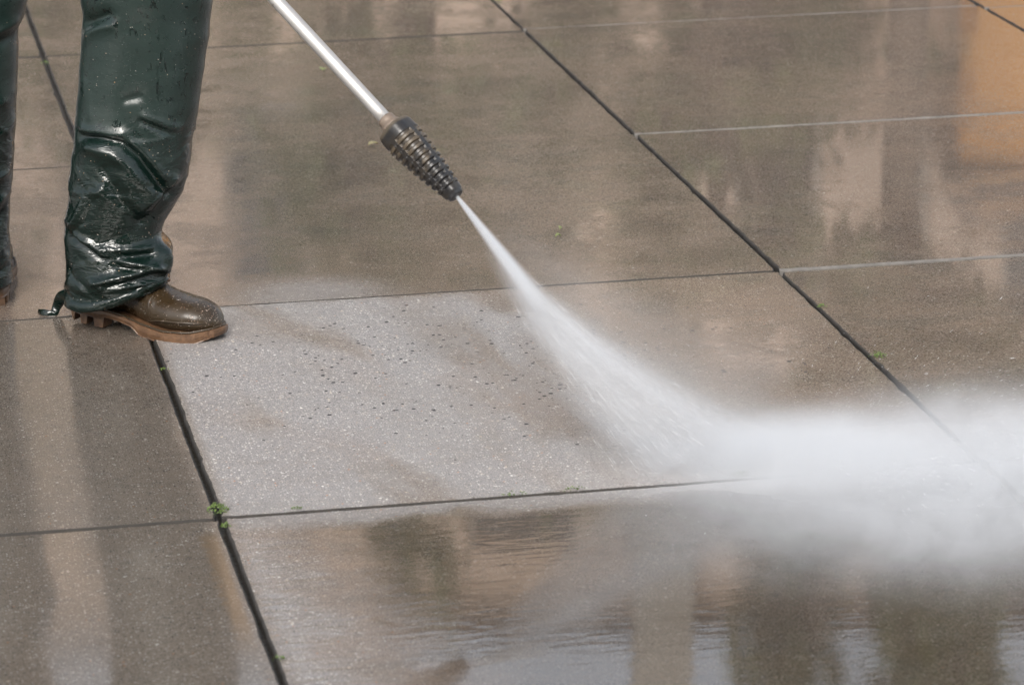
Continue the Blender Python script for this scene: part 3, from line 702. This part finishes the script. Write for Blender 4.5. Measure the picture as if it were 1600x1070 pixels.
# tube: straight, with a gentle bend near the top of the picture
pts = [Vector((0, 0, z)) for z in np.linspace(0.160, 0.50, 12)]
bend = (LM.inverted().to_3x3() @ (RH * -0.9 + Vector((0, 0, 0.42)))).normalized(); bend.z = 0
for z in np.linspace(0.53, 1.5, 34): pts.append(Vector((0, 0, z)) + bend * (0.10 * max(0, z - 0.50) ** 2))
V, F = tube(pts, [0.0110] * len(pts), 28); mesh_obj('tube', V, F, M_STEEL, lance, True)
lathe('grip', [(0.90, 0.014), (0.90, 0.021), (0.93, 0.023), (1.03, 0.023), (1.06, 0.020), (1.06, 0.014)], M_BLK, lance)
lathe('trigger_handle', [(1.34, 0.016), (1.34, 0.021), (1.37, 0.022), (1.48, 0.021), (1.52, 0.025), (1.54, 0.020)], M_BLK, lance)

# ================================================================== WATER SPRAY (scattering volumes)
spray = empty('water_spray', TIP)
tag(spray, 'white high pressure water jet blasting from the black nozzle onto the paving, with mist', 'water spray')
def lobe(name, A, B, bend, s0, s1, dens, p=1.2, power=1.0, noise_amt=0.4, flat=1.0, fade=(0.0, 0.02, 0.9, 1.0), step=0.25, streak=6.0, anis=0.35):
    A = Vector(A); B = Vector(B); L = (B - A).length; xd = (B - A).normalized()
    zd = Vector((0, 0, 1)); yd = zd.cross(xd).normalized(); zd = xd.cross(yd)
    Mx = Matrix(((xd.x, yd.x, zd.x, A.x), (xd.y, yd.y, zd.y, A.y), (xd.z, yd.z, zd.z, A.z), (0, 0, 0, 1)))
    bl = Mx.to_3x3().inverted() @ Vector(bend)
    V = []; n = 20; rows = 28
    for k in range(rows):
        t_ = k / (rows - 1); sg = (s0 + (s1 - s0) * t_ ** power) * 2.1
        for i in range(n):
            a = 2 * math.pi * i / n
            V.append((t_ * L, bl.y * 4 * t_ * (1 - t_) + math.cos(a) * sg * flat, bl.z * 4 * t_ * (1 - t_) + math.sin(a) * sg))
    F = grid_faces(n, rows); F += [tuple(reversed(range(n))), tuple(range(len(V) - n, len(V)))]
    m = bpy.data.materials.new(name); m.use_nodes = True; nt = m.node_tree; nt.nodes.clear(); t = NT(nt)
    out = t.new('ShaderNodeOutputMaterial'); pv = t.new('ShaderNodeVolumePrincipled')
    P = t.obj(); x, y, z = t.sep(P); tt = t.m('MULTIPLY', x, 1 / L, clamp=True)
    hump = 4 * tt * (1 - tt)
    sg = s0 + (s1 - s0) * t.m('POWER', tt, power)
    yy = (y - hump * bl.y) / (sg * flat); zz = (z - hump * bl.z) / sg
    rr = yy * yy + zz * zz
    g = t.m('EXPONENT', rr * -1.0) - 0.012
    g = t.m('MAXIMUM', g, 0.0)
    nz = t.noise(t.comb(yy * 1.0, zz * 1.0, tt * 0.6), streak * 0.35, 4, 0.65)
    nz = t.m('MAXIMUM', 1 + (nz - 0.5) * (noise_amt * 4), 0.05)
    d = g * nz * dens * t.m('POWER', s0 / sg, p) * t.ss(fade[0], fade[1], tt) * t.ss(fade[3], fade[2], tt)
    t.put(pv.inputs['Density'], d); pv.inputs['Color'].default_value = (0.975, 0.985, 1.0, 1); pv.inputs['Anisotropy'].default_value = anis
    nt.links.new(pv.outputs[0], out.inputs['Volume'])
    m.cycles.volume_step_rate = step * 1.5
    o = mesh_obj(name, V, F, m, None); o.matrix_world = Mx; o.parent = spray; o.matrix_parent_inverse = Matrix.Translation(-TIP)
    return o
def puff(name, C_, rad, dens, nscale=4.0, namt=0.6, zfall=1.0, step=0.3, thr=0.0):
    V = []; bm = bmesh.new(); bmesh.ops.create_icosphere(bm, subdivisions=3, radius=1.0)
    for v in bm.verts: v.co = Vector((v.co.x * rad[0], v.co.y * rad[1], max(v.co.z, -0.02 / max(rad[2], .01)) * rad[2]))
    me = bpy.data.meshes.new(name); bm.to_mesh(me); bm.free()
    m = bpy.data.materials.new(name); m.use_nodes = True; nt = m.node_tree; nt.nodes.clear(); t = NT(nt)
    out = t.new('ShaderNodeOutputMaterial'); pv = t.new('ShaderNodeVolumePrincipled')
    P = t.obj(); x, y, z = t.sep(P)
    a, b_, c = x / rad[0], y / rad[1], z / rad[2]
    q = t.m('SQRT', a * a + b_ * b_ + c * c)
    g = t.ss(1.0, 0.0, q)
    nz = t.noise(P, nscale, 5, 0.68, 0.6); nz = t.m('MAXIMUM', 1 + (nz - 0.5 - thr) * (namt * 4), 0.0)
    d = g * g * nz * dens * t.m('EXPONENT', c * -zfall)
    t.put(pv.inputs['Density'], d); pv.inputs['Color'].default_value = (0.98, 0.988, 1.0, 1); pv.inputs['Anisotropy'].default_value = 0.3
    nt.links.new(pv.outputs[0], out.inputs['Volume'])
    m.cycles.volume_step_rate = step * 2.0
    o = link(name, me, m); o.location = Vector(C_) - TIP; o.parent = spray
    o.rotation_euler = (0, 0, math.atan2(RH.y, RH.x))
    return o
J0 = TIP - LDIR * 0.004
def bent(a, m_, b): return Vector(m_) - (Vector(a) + Vector(b)) / 2
E1 = gnd(868, 506, 0.262)
lobe('jet_core', J0, E1, (0, 0, 0), 0.0019, 0.0125, 1200, 1.15, 1.0, 0.08, 1.0, (0, 0.002, 0.40, 1.0), 0.10)
E2 = gnd(1175, 742, 0.0)
lobe('jet_stream', J0, E2, bent(J0, gnd(925, 562, 0.19), E2), 0.0028, 0.080, 110, 0.86, 1.3, 0.75, 1.0, (0.10, 0.5, 0.97, 1.0), 0.18, 9)
lobe('jet_ridge', J0, gnd(1240, 728, 0.01), bent(J0, gnd(938, 548, 0.20), gnd(1240, 728, 0.01)), 0.003, 0.034, 125, 0.95, 1.25, 0.6, 1.0, (0.12, 0.42, 0.95, 1.0), 0.15, 8)
E3 = gnd(1060, 738, 0.0)
lobe('jet_sheet', J0, E3, bent(J0, gnd(880, 540, 0.19), E3), 0.003, 0.058, 80, 0.80, 1.3, 0.75, 1.0, (0.12, 0.45, 0.97, 1.0), 0.2, 10)
E4 = gnd(1240, 650, 0.03)
lobe('jet_haze', J0, E4, bent(J0, gnd(930, 475, 0.25), E4), 0.01, 0.095, 9, 0.85, 1.0, 0.5, 1.0, (0.05, 0.4, 0.85, 1.0), 0.3)
puff('mist_cloud', gnd(1265, 735), (0.31, 0.28, 0.120), 44, 9, 0.5, 0.6, 0.25)
puff('mist_cloud', gnd(1590, 750), (0.62, 0.50, 0.19), 15.0, 10.0, 1.0, 0.5, 0.25)
puff('mist_cloud', gnd(1480, 840), (0.62, 0.44, 0.10), 8.5, 9, 0.8, 0.5, 0.25)
puff('mist_cloud', gnd(1170, 790), (0.30, 0.17, 0.06), 6.0, 9, 0.8, 0.5, 0.3)

# flying drops: short threads of water thrown off the jet and the impact
M_DROP, _t, _b = mat('water_drop'); setp(_t, _b, color=_t.mix(_t.noise(_t.obj(), 30, 2), (0.8, 0.82, 0.84), (0.95, 0.96, 0.97)), rough=0.25, trans=0.2, ior=1.33)
rd = random.Random(3); V, F = [], []
def drop(p, d, L_, r):
    u = d.orthogonal().normalized(); w = d.cross(u); o = len(V)
    V.extend([p - d * L_, p + u * r, p + w * r, p - u * r, p - w * r, p + d * L_]); F.extend([(o + a, o + b, o + c) for a, b, c in ((0, 2, 1), (0, 3, 2), (0, 4, 3), (0, 1, 4), (5, 1, 2), (5, 2, 3), (5, 3, 4), (5, 4, 1))])
imp = gnd(1235, 732)
for k in range(4200):
    if k % 2:                                             # thrown out from the impact, mostly on in the jet's direction
        a = rd.gauss(-0.25, 0.85); q = rd.uniform(0.02, 0.62) ** 1.3; el_ = abs(rd.gauss(0.0, 0.22))
        p = Vector((imp.x + math.cos(a) * q, imp.y + math.sin(a) * q, 0.004 + q * el_ * rd.random() + abs(rd.gauss(0, 0.012)))); d = Vector((math.cos(a), math.sin(a), el_ * rd.uniform(-0.5, 1))).normalized()
        drop(p - TIP, d, rd.uniform(0.0008, 0.006), rd.uniform(0.00012, 0.00036))
    elif k % 6 == 0:                                      # strands running in the jet itself
        t_ = rd.uniform(0.2, 1.0) ** 0.8; e = E2 if rd.random() < 0.6 else E3
        m_ = gnd(925, 560, 0.19) if e is E2 else gnd(880, 540, 0.19); b_ = bent(J0, m_, e)
        sg = (0.0028 + 0.078 * t_ ** 1.35) * 0.55
        off = Vector((rd.gauss(0, 1), rd.gauss(0, 1), rd.gauss(0, 1))); off = off.normalized() * min(off.length, 2.1); off -= (e - J0).normalized() * off.dot((e - J0).normalized())
        p = J0.lerp(e, t_) + b_ * 4 * t_ * (1 - t_) + off * sg; p.z = max(p.z, 0.004)
        d = ((e - J0) + b_ * 4 * (1 - 2 * t_) + off * 0.078 * 0.62).normalized()
        drop(p - TIP, d, rd.uniform(0.004, 0.018), rd.uniform(0.00008, 0.00022))
_o = mesh_obj('droplets', V, F, M_DROP, spray); _o['kind'] = 'stuff'

# ================================================================== the place around: house, annex and trees mirrored in the wet paving
exec_later = True
FO = CAM + DH * 26; FO = Vector((FO.x, FO.y, 0))
def fmat(o): o.rotation_euler = (0, 0, math.atan2(RH.y, RH.x))
def brick(name, c1, c2, mortar):
    m, t, b = mat(name); P = t.obj()
    n = t.new('ShaderNodeTexBrick'); v = t.scale(P, (1, 1, 1), (0, 0, 0), (R(90), 0, 0)); t.put(n.inputs['Vector'], v)
    n.inputs['Color1'].default_value = (*c1, 1); n.inputs['Color2'].default_value = (*c2, 1); n.inputs['Mortar'].default_value = (*mortar, 1)
    n.inputs['Scale'].default_value = 1; n.inputs['Brick Width'].default_value = 0.22; n.inputs['Row Height'].default_value = 0.075; n.inputs['Mortar Size'].default_value = 0.008
    col = t.mix(0.4, E(t, n.outputs[0]), t.mix(t.noise(P, 0.8, 4, 0.6), c1, c2))
    setp(t, b, color=col, rough=0.85); return m
M_BRK = brick('red_brick', (0.46, 0.325, 0.245), (0.58, 0.445, 0.355), (0.54, 0.49, 0.43))
M_YEL = simple('ochre_sandstone', (0.86, 0.40, 0.11), 0.8, 0.25, 3, 0.004)
M_GLASS, _t, _b = mat('window_glass'); setp(_t, _b, color=_t.mix(_t.noise(_t.obj(), 2, 2), (0.01, 0.012, 0.014), (0.03, 0.033, 0.035)), rough=0.06)
M_WHITE = simple('white_paint', (0.7, 0.69, 0.66), 0.5, 0.06, 8)
M_FRAME = simple('weathered_window_frame', (0.36, 0.32, 0.28), 0.6, 0.1, 8)
M_ROOF = simple('dark_roof_tile', (0.09, 0.07, 0.06), 0.6, 0.3, 6, 0.01)
M_STONE = simple('grey_render', (0.30, 0.28, 0.25), 0.8, 0.2, 2, 0.004)
def bxo(name, dims, m, parent): 
    V, F = [], []; box(V, F, *dims); return mesh_obj(name, V, F, m, parent)
house = empty('brick_house', FO); fmat(house)
tag(house, 'red brick house with grey framed windows, seen only mirrored in the wet paving', 'house')
HX0, HX1, HZ = -9.0, 7.2, 7.95
rows = [(0.9, 2.5), (3.9, 5.6), (6.2, 7.35)]
cols = [(-8.3, -7.4), (-6.6, -5.7), (-5.0, -4.2), (-3.4, -2.7), (-2.2, -1.55), (-1.25, -0.90), (-0.45, 0.42), (0.72, 1.15), (1.55, 2.2), (2.75, 3.0), (3.5, 4.3), (5.2, 6.0)]
# wall pieces round the openings
V, F = [], []
zc = [0] + [z for r in rows for z in r] + [HZ]
for k in range(0, len(zc), 2): box(V, F, HX0, HX1, 0, 0.35, zc[k], zc[k + 1])
for (za, zb) in rows:
    xe = [HX0] + [x for c in cols for x in c] + [HX1]
    for k in range(0, len(xe), 2): box(V, F, xe[k], xe[k + 1], 0.0, 0.35, za, zb)
box(V, F, HX0, HX1, 5.65, 6.0, 0, HZ); box(V, F, HX0, HX0 + .3, 0.35, 5.65, 0, HZ); box(V, F, HX1 - .3, HX1, 0.35, 5.65, 0, HZ)
mesh_obj('wall', V, F, M_BRK, house)
for (za, zb) in rows:
    for (xa, xb) in cols:
        w = bxo('window', (xa, xb, 0.16, 0.19, za, zb), M_GLASS, house)
        V, F = [], []
        box(V, F, xa, xa + .06, .10, .17, za, zb); box(V, F, xb - .06, xb, .10, .17, za, zb); box(V, F, xa + .06, xb - .06, .10, .17, za, za + .06); box(V, F, xa + .06, xb - .06, .10, .17, zb - .06, zb); box(V, F, xa + .06, xb - .06, .11, .16, (za + zb) / 2 - .025, (za + zb) / 2 + .025)
        mesh_obj('frame', V, F, M_FRAME, w); bxo('sill', (xa - .05, xb + .05, -0.08, 0.16, za - .07, za - 0.002), M_STONE, w)
rf = mesh_obj('roof', [(HX0 - .2, -.3, HZ), (HX1 + .1, -.3, HZ), (HX1 + .1, 6.3, HZ), (HX0 - .2, 6.3, HZ), (HX0 - .2, 3, HZ + .9), (HX1 + .1, 3, HZ + .9)], [(3, 2, 1, 0), (0, 1, 5, 4), (2, 3, 4, 5), (0, 4, 3), (1, 2, 5)], M_ROOF, house)
V, F = [], []; box(V, F, 0.80, 1.25, -0.25, 0.30, 5.9, 10.5); box(V, F, 0.74, 1.31, -0.31, 0.36, 10.5, 10.65); mesh_obj('chimney', V, F, M_STONE, rf)
annex = empty('sandstone_annex', FO - DH * 1.5); fmat(annex)
tag(annex, 'ochre sandstone annex with stepped corner stones, seen mirrored at the right', 'annex')
bxo('wall', (3.15, 4.6, 0.0, 1.3, 0, 3.95), M_YEL, annex)
for k in range(14): bxo('quoin', (3.03 if k % 2 else 3.11, 3.45, -0.04, 0.3, k * 0.28 + 0.004, k * 0.28 + 0.276), M_YEL, annex)
mesh_obj('roof', [(2.9, -.2, 3.98), (4.8, -.2, 3.98), (4.8, 1.4, 3.98), (2.9, 1.4, 3.98), (3.2, 1.3, 4.7), (4.6, 1.3, 4.7)], [(3, 2, 1, 0), (0, 1, 5, 4), (2, 3, 4, 5), (0, 4, 3), (1, 2, 5)], M_ROOF, annex)
# added unseen house behind the viewpoint: blocks low sky from surfaces facing the lens
BO = CAM - DH * 11; back = empty('sky_blocker_house', (BO.x, BO.y, 0)); back.rotation_euler = (0, 0, math.atan2(RH.y, RH.x) + math.pi)
tag(back, 'added dark grey house behind the viewpoint, blocking the low sky', 'house')
V, F = [], []; bz = [(0.9, 2.3), (3.6, 5.0)]; bxs = [(-8.5, -7.3), (-5.6, -4.4), (-2.7, -1.5), (0.4, 1.6), (3.4, 4.6), (6.4, 7.6)]
zc = [0] + [z for r in bz for z in r] + [6.2]
for k in range(0, len(zc), 2): box(V, F, -10, 10, 0, 0.3, zc[k], zc[k + 1])
for (za, zb) in bz:
    xe = [-10] + [x for c in bxs for x in c] + [10]
    for k in range(0, len(xe), 2): box(V, F, xe[k], xe[k + 1], 0, 0.3, za, zb)
box(V, F, -10, -9.7, 0.3, 6.7, 0, 6.2); box(V, F, 9.7, 10, 0.3, 6.7, 0, 6.2); box(V, F, -10, 10, 6.7, 7.0, 0, 6.2)
mesh_obj('wall', V, F, M_STONE, back)
for (za, zb) in bz:
    for (xa, xb) in bxs:
        w = bxo('window', (xa, xb, 0.14, 0.17, za, zb), M_GLASS, back)
        V, F = [], []; box(V, F, xa, xa + .06, .09, .15, za, zb); box(V, F, xb - .06, xb, .09, .15, za, zb); box(V, F, xa + .06, xb - .06, .09, .15, za, za + .06); box(V, F, xa + .06, xb - .06, .09, .15, zb - .06, zb); mesh_obj('frame', V, F, M_WHITE, w)
mesh_obj('roof', [(-10.3, -.3, 6.2), (10.3, -.3, 6.2), (10.3, 7.3, 6.2), (-10.3, 7.3, 6.2), (-10.3, 3.5, 8.2), (10.3, 3.5, 8.2)], [(3, 2, 1, 0), (0, 1, 5, 4), (2, 3, 4, 5), (0, 4, 3), (1, 2, 5)], M_ROOF, back)
# leaf trees
M_BARK = simple('bark', (0.08, 0.06, 0.045), 0.9, 0.3, 12, 0.01)
def leafmat():
    m, t, b = mat('leaves'); r = t.new('ShaderNodeObjectInfo'); n = t.noise(t.pos(), 1.6, 3, 0.6)
    setp(t, b, color=t.mix(n, (0.045, 0.065, 0.018), (0.12, 0.14, 0.045)), rough=0.5); return m
M_LEAF = leafmat()
def tree(px, depth, h, cr, n, label):
    base = FO + RH * px - DH * depth
    t = empty('broadleaf_tree', base); tag(t, label, 'tree', None)
    V, F = [], []
    def add(vf):
        o = len(V); V.extend(vf[0]); F.extend([tuple(o + i for i in f) for f in vf[1]])
    add(tube([(0, 0, 0), (0.03, 0, h * .25), (-.03, .04, h * .5), (0, 0, h * .75)], [0.16, 0.13, 0.10, 0.04], 10))
    rt = random.Random(int(px * 100)); cl = []
    for k in range(9):
        a = rt.uniform(0, 6.28); z0 = h * rt.uniform(.35, .6); e = Vector((math.cos(a) * cr * rt.uniform(.4, .8), math.sin(a) * cr * rt.uniform(.4, .8), z0 + h * rt.uniform(.1, .3)))
        add(tube([(0, 0, z0), e * 0.5 + Vector((0, 0, z0 * .5 + .1)), e], [0.06, 0.04, 0.015], 6)); cl.append(e)
    mesh_obj('trunk', V, F, M_BARK, t, True)
    for k in range(22): cl.append(Vector((rt.gauss(0, .45) * cr, rt.gauss(0, .45) * cr, h * rt.uniform(.45, .98))))
    V, F = [], []
    for k in range(n):
        c = rt.choice(cl); p = c + Vector((rt.gauss(0, .3), rt.gauss(0, .3), rt.gauss(0, .3))) * cr * 0.5
        u = Vector((rt.gauss(0, 1), rt.gauss(0, 1), rt.gauss(0, 1))).normalized() * 0.09; w = u.cross(Vector((rt.gauss(0, 1), rt.gauss(0, 1), rt.gauss(0, 1)))).normalized() * 0.05
        o = len(V); V += [p - u, p + w, p + u, p - w]; F.append((o, o + 1, o + 2, o + 3))
    mesh_obj('crown', V, F, M_LEAF, t)
tree(2.3, 4.5, 8.3, 1.0, 7000, 'leafy tree right of the chimney, seen mirrored below the mist')
tree(1.2, 4.5, 5.3, 0.7, 1300, 'leafy tree before the house, mirrored right of the jet')
tree(-0.6, 5.0, 5.5, 1.0, 2200, 'leafy tree before the house, mirrored in the brown puddle')
for _px, _h, _lb in ((-3.1, 3.9, 'leafy shrub before the house, mirrored beside the trousers'), (-1.5, 3.6, 'leafy shrub before the house, mirrored beside the silver tube'), (0.4, 4.1, 'leafy shrub before the house, mirrored left of the right-hand joint'), (1.7, 3.7, 'leafy shrub before the house, mirrored at the top right')):
    tree(_px, 2.2, _h, 0.9, 1300, _lb)
tree(-4.8, 4.0, 6.5, 1.5, 6000, 'leafy tree before the house, farthest left of the mirrored trees')

# ================================================================== small things on the paving
M_MOSS, _t, _b = mat('moss_green'); _n = _t.noise(_t.pos(), 130, 2); setp(_t, _b, color=_t.mix(_n, (0.035, 0.065, 0.010), (0.13, 0.19, 0.035)), rough=0.45)
def tuft(px, py, n, r, h, label, elong=0.0):
    base = gnd(px, py, -0.006); o_ = random.Random(int(px * 7 + py)); V, F = [], []
    for k in range(n):
        a = o_.uniform(0, 6.28); q = r * math.sqrt(o_.random()); p = Vector((math.cos(a) * q + o_.uniform(-elong, elong), math.sin(a) * q, o_.uniform(0.001, h)))
        p.z = 0.006 + h * (1 - (q / r) ** 2) * o_.uniform(.4, 1)
        d = Vector((o_.gauss(0, 1), o_.gauss(0, 1), abs(o_.gauss(0, .6)))).normalized(); L_ = o_.uniform(.0018, .0042); u = d * L_; w = d.cross(Vector((0, 0, 1)) + Vector((o_.gauss(0, .4), o_.gauss(0, .4), 0))).normalized() * L_ * 0.55
        nn = u.cross(w).normalized() * 0.0007
        b = len(V); V += [p, p + u * .5 + w + nn, p + u, p + u * .5 - w + nn, p + u * .5 - nn]; F += [(b, b + 4, b + 1), (b + 1, b + 4, b + 2), (b + 2, b + 4, b + 3), (b + 3, b + 4, b)]
    o = mesh_obj('moss_tuft', V, F, M_MOSS, None, False, base); tag(o, label, 'moss', 'moss tufts in the joints')
tuft(340, 803, 150, 0.017, 0.013, 'large bright green moss tuft where the two joints cross')
tuft(353, 828, 40, 0.008, 0.006, 'small moss speck in the long joint just below the large tuft')
tuft(466, 801, 18, 0.008 * 0.6, 0.007, 'tiny moss tuft in the near cross joint, right of the large tuft', 0.006)
tuft(800, 779, 20, 0.010 * 0.6, 0.005, 'moss speck midway along the near cross joint', 0.02)
tuft(897, 771, 22, 0.012 * 0.6, 0.007, 'moss tuft in the near cross joint close to the spray', 0.012)
tuft(1158, 748, 50, 0.014 * 0.6, 0.009, 'pale moss tuft at the edge of the spray on the near cross joint', 0.008)
tuft(257, 583, 14, 0.006, 0.005, 'moss speck in the long joint below the boot')
tuft(1372, 562, 60, 0.016 * 0.6, 0.010, 'moss tuft in the right-hand joint just above the mist', 0.008)
tuft(1282, 484, 30, 0.012 * 0.6, 0.007, 'moss tuft in the right-hand joint above the other one', 0.004)
tuft(71, 104, 30, 0.010, 0.010, 'yellow green moss tuft in the joint between the legs')
tuft(776, 4, 60, 0.018, 0.012, 'moss tuft at the top end of the right-hand joint')
tuft(436, 1036, 20, 0.008, 0.006, 'moss speck in the long joint at the bottom of the picture')
def leafm(name, c): 
    m, t, b = mat(name); setp(t, b, color=t.mix(t.noise(t.obj(), 90, 3), tuple(k * .7 for k in c), c), rough=0.35); return m
def leaf(px, py, L_, W_, yaw, m, label):
    V, F = [], []; n = 8
    for k in range(n + 1):
        u = k / n; w = W_ * math.sin(math.pi * u ** 0.8) ** 0.9; zc_ = 0.004 + 0.004 * math.sin(u * 3)
        V += [((u - .5) * L_, -w, zc_ + 0.003), ((u - .5) * L_, 0, zc_), ((u - .5) * L_, w, zc_ + 0.004)]
    for k in range(n): F += [(3 * k, 3 * k + 1, 3 * k + 4, 3 * k + 3), (3 * k + 1, 3 * k + 2, 3 * k + 5, 3 * k + 4)]
    o = mesh_obj('fallen_leaf', V, F, m, None, True, gnd(px, py)); o.rotation_euler = (0, 0, yaw); o.modifiers.new('t', 'SOLIDIFY').thickness = 0.0006
    tag(o, label, 'leaf', 'fallen leaves on the wet paving')
ML1, ML2 = leafm('yellow_leaf', (0.36, 0.31, 0.16)), leafm('green_leaf', (0.20, 0.23, 0.09))
leaf(583, 230, 0.024, 0.008, 0.3, ML1, 'small yellowish fallen leaf beside the nozzle on a joint')
leaf(505, 113, 0.018, 0.009, 1.2, ML2, 'small green fallen leaf beside the silver tube')
leaf(872, 374, 0.012, 0.004, 0.2, ML2, 'small green fallen leaf right of the jet, lower of two')
leaf(876, 362, 0.009, 0.004, 0.9, ML2, 'small green fallen leaf right of the jet, upper of two')
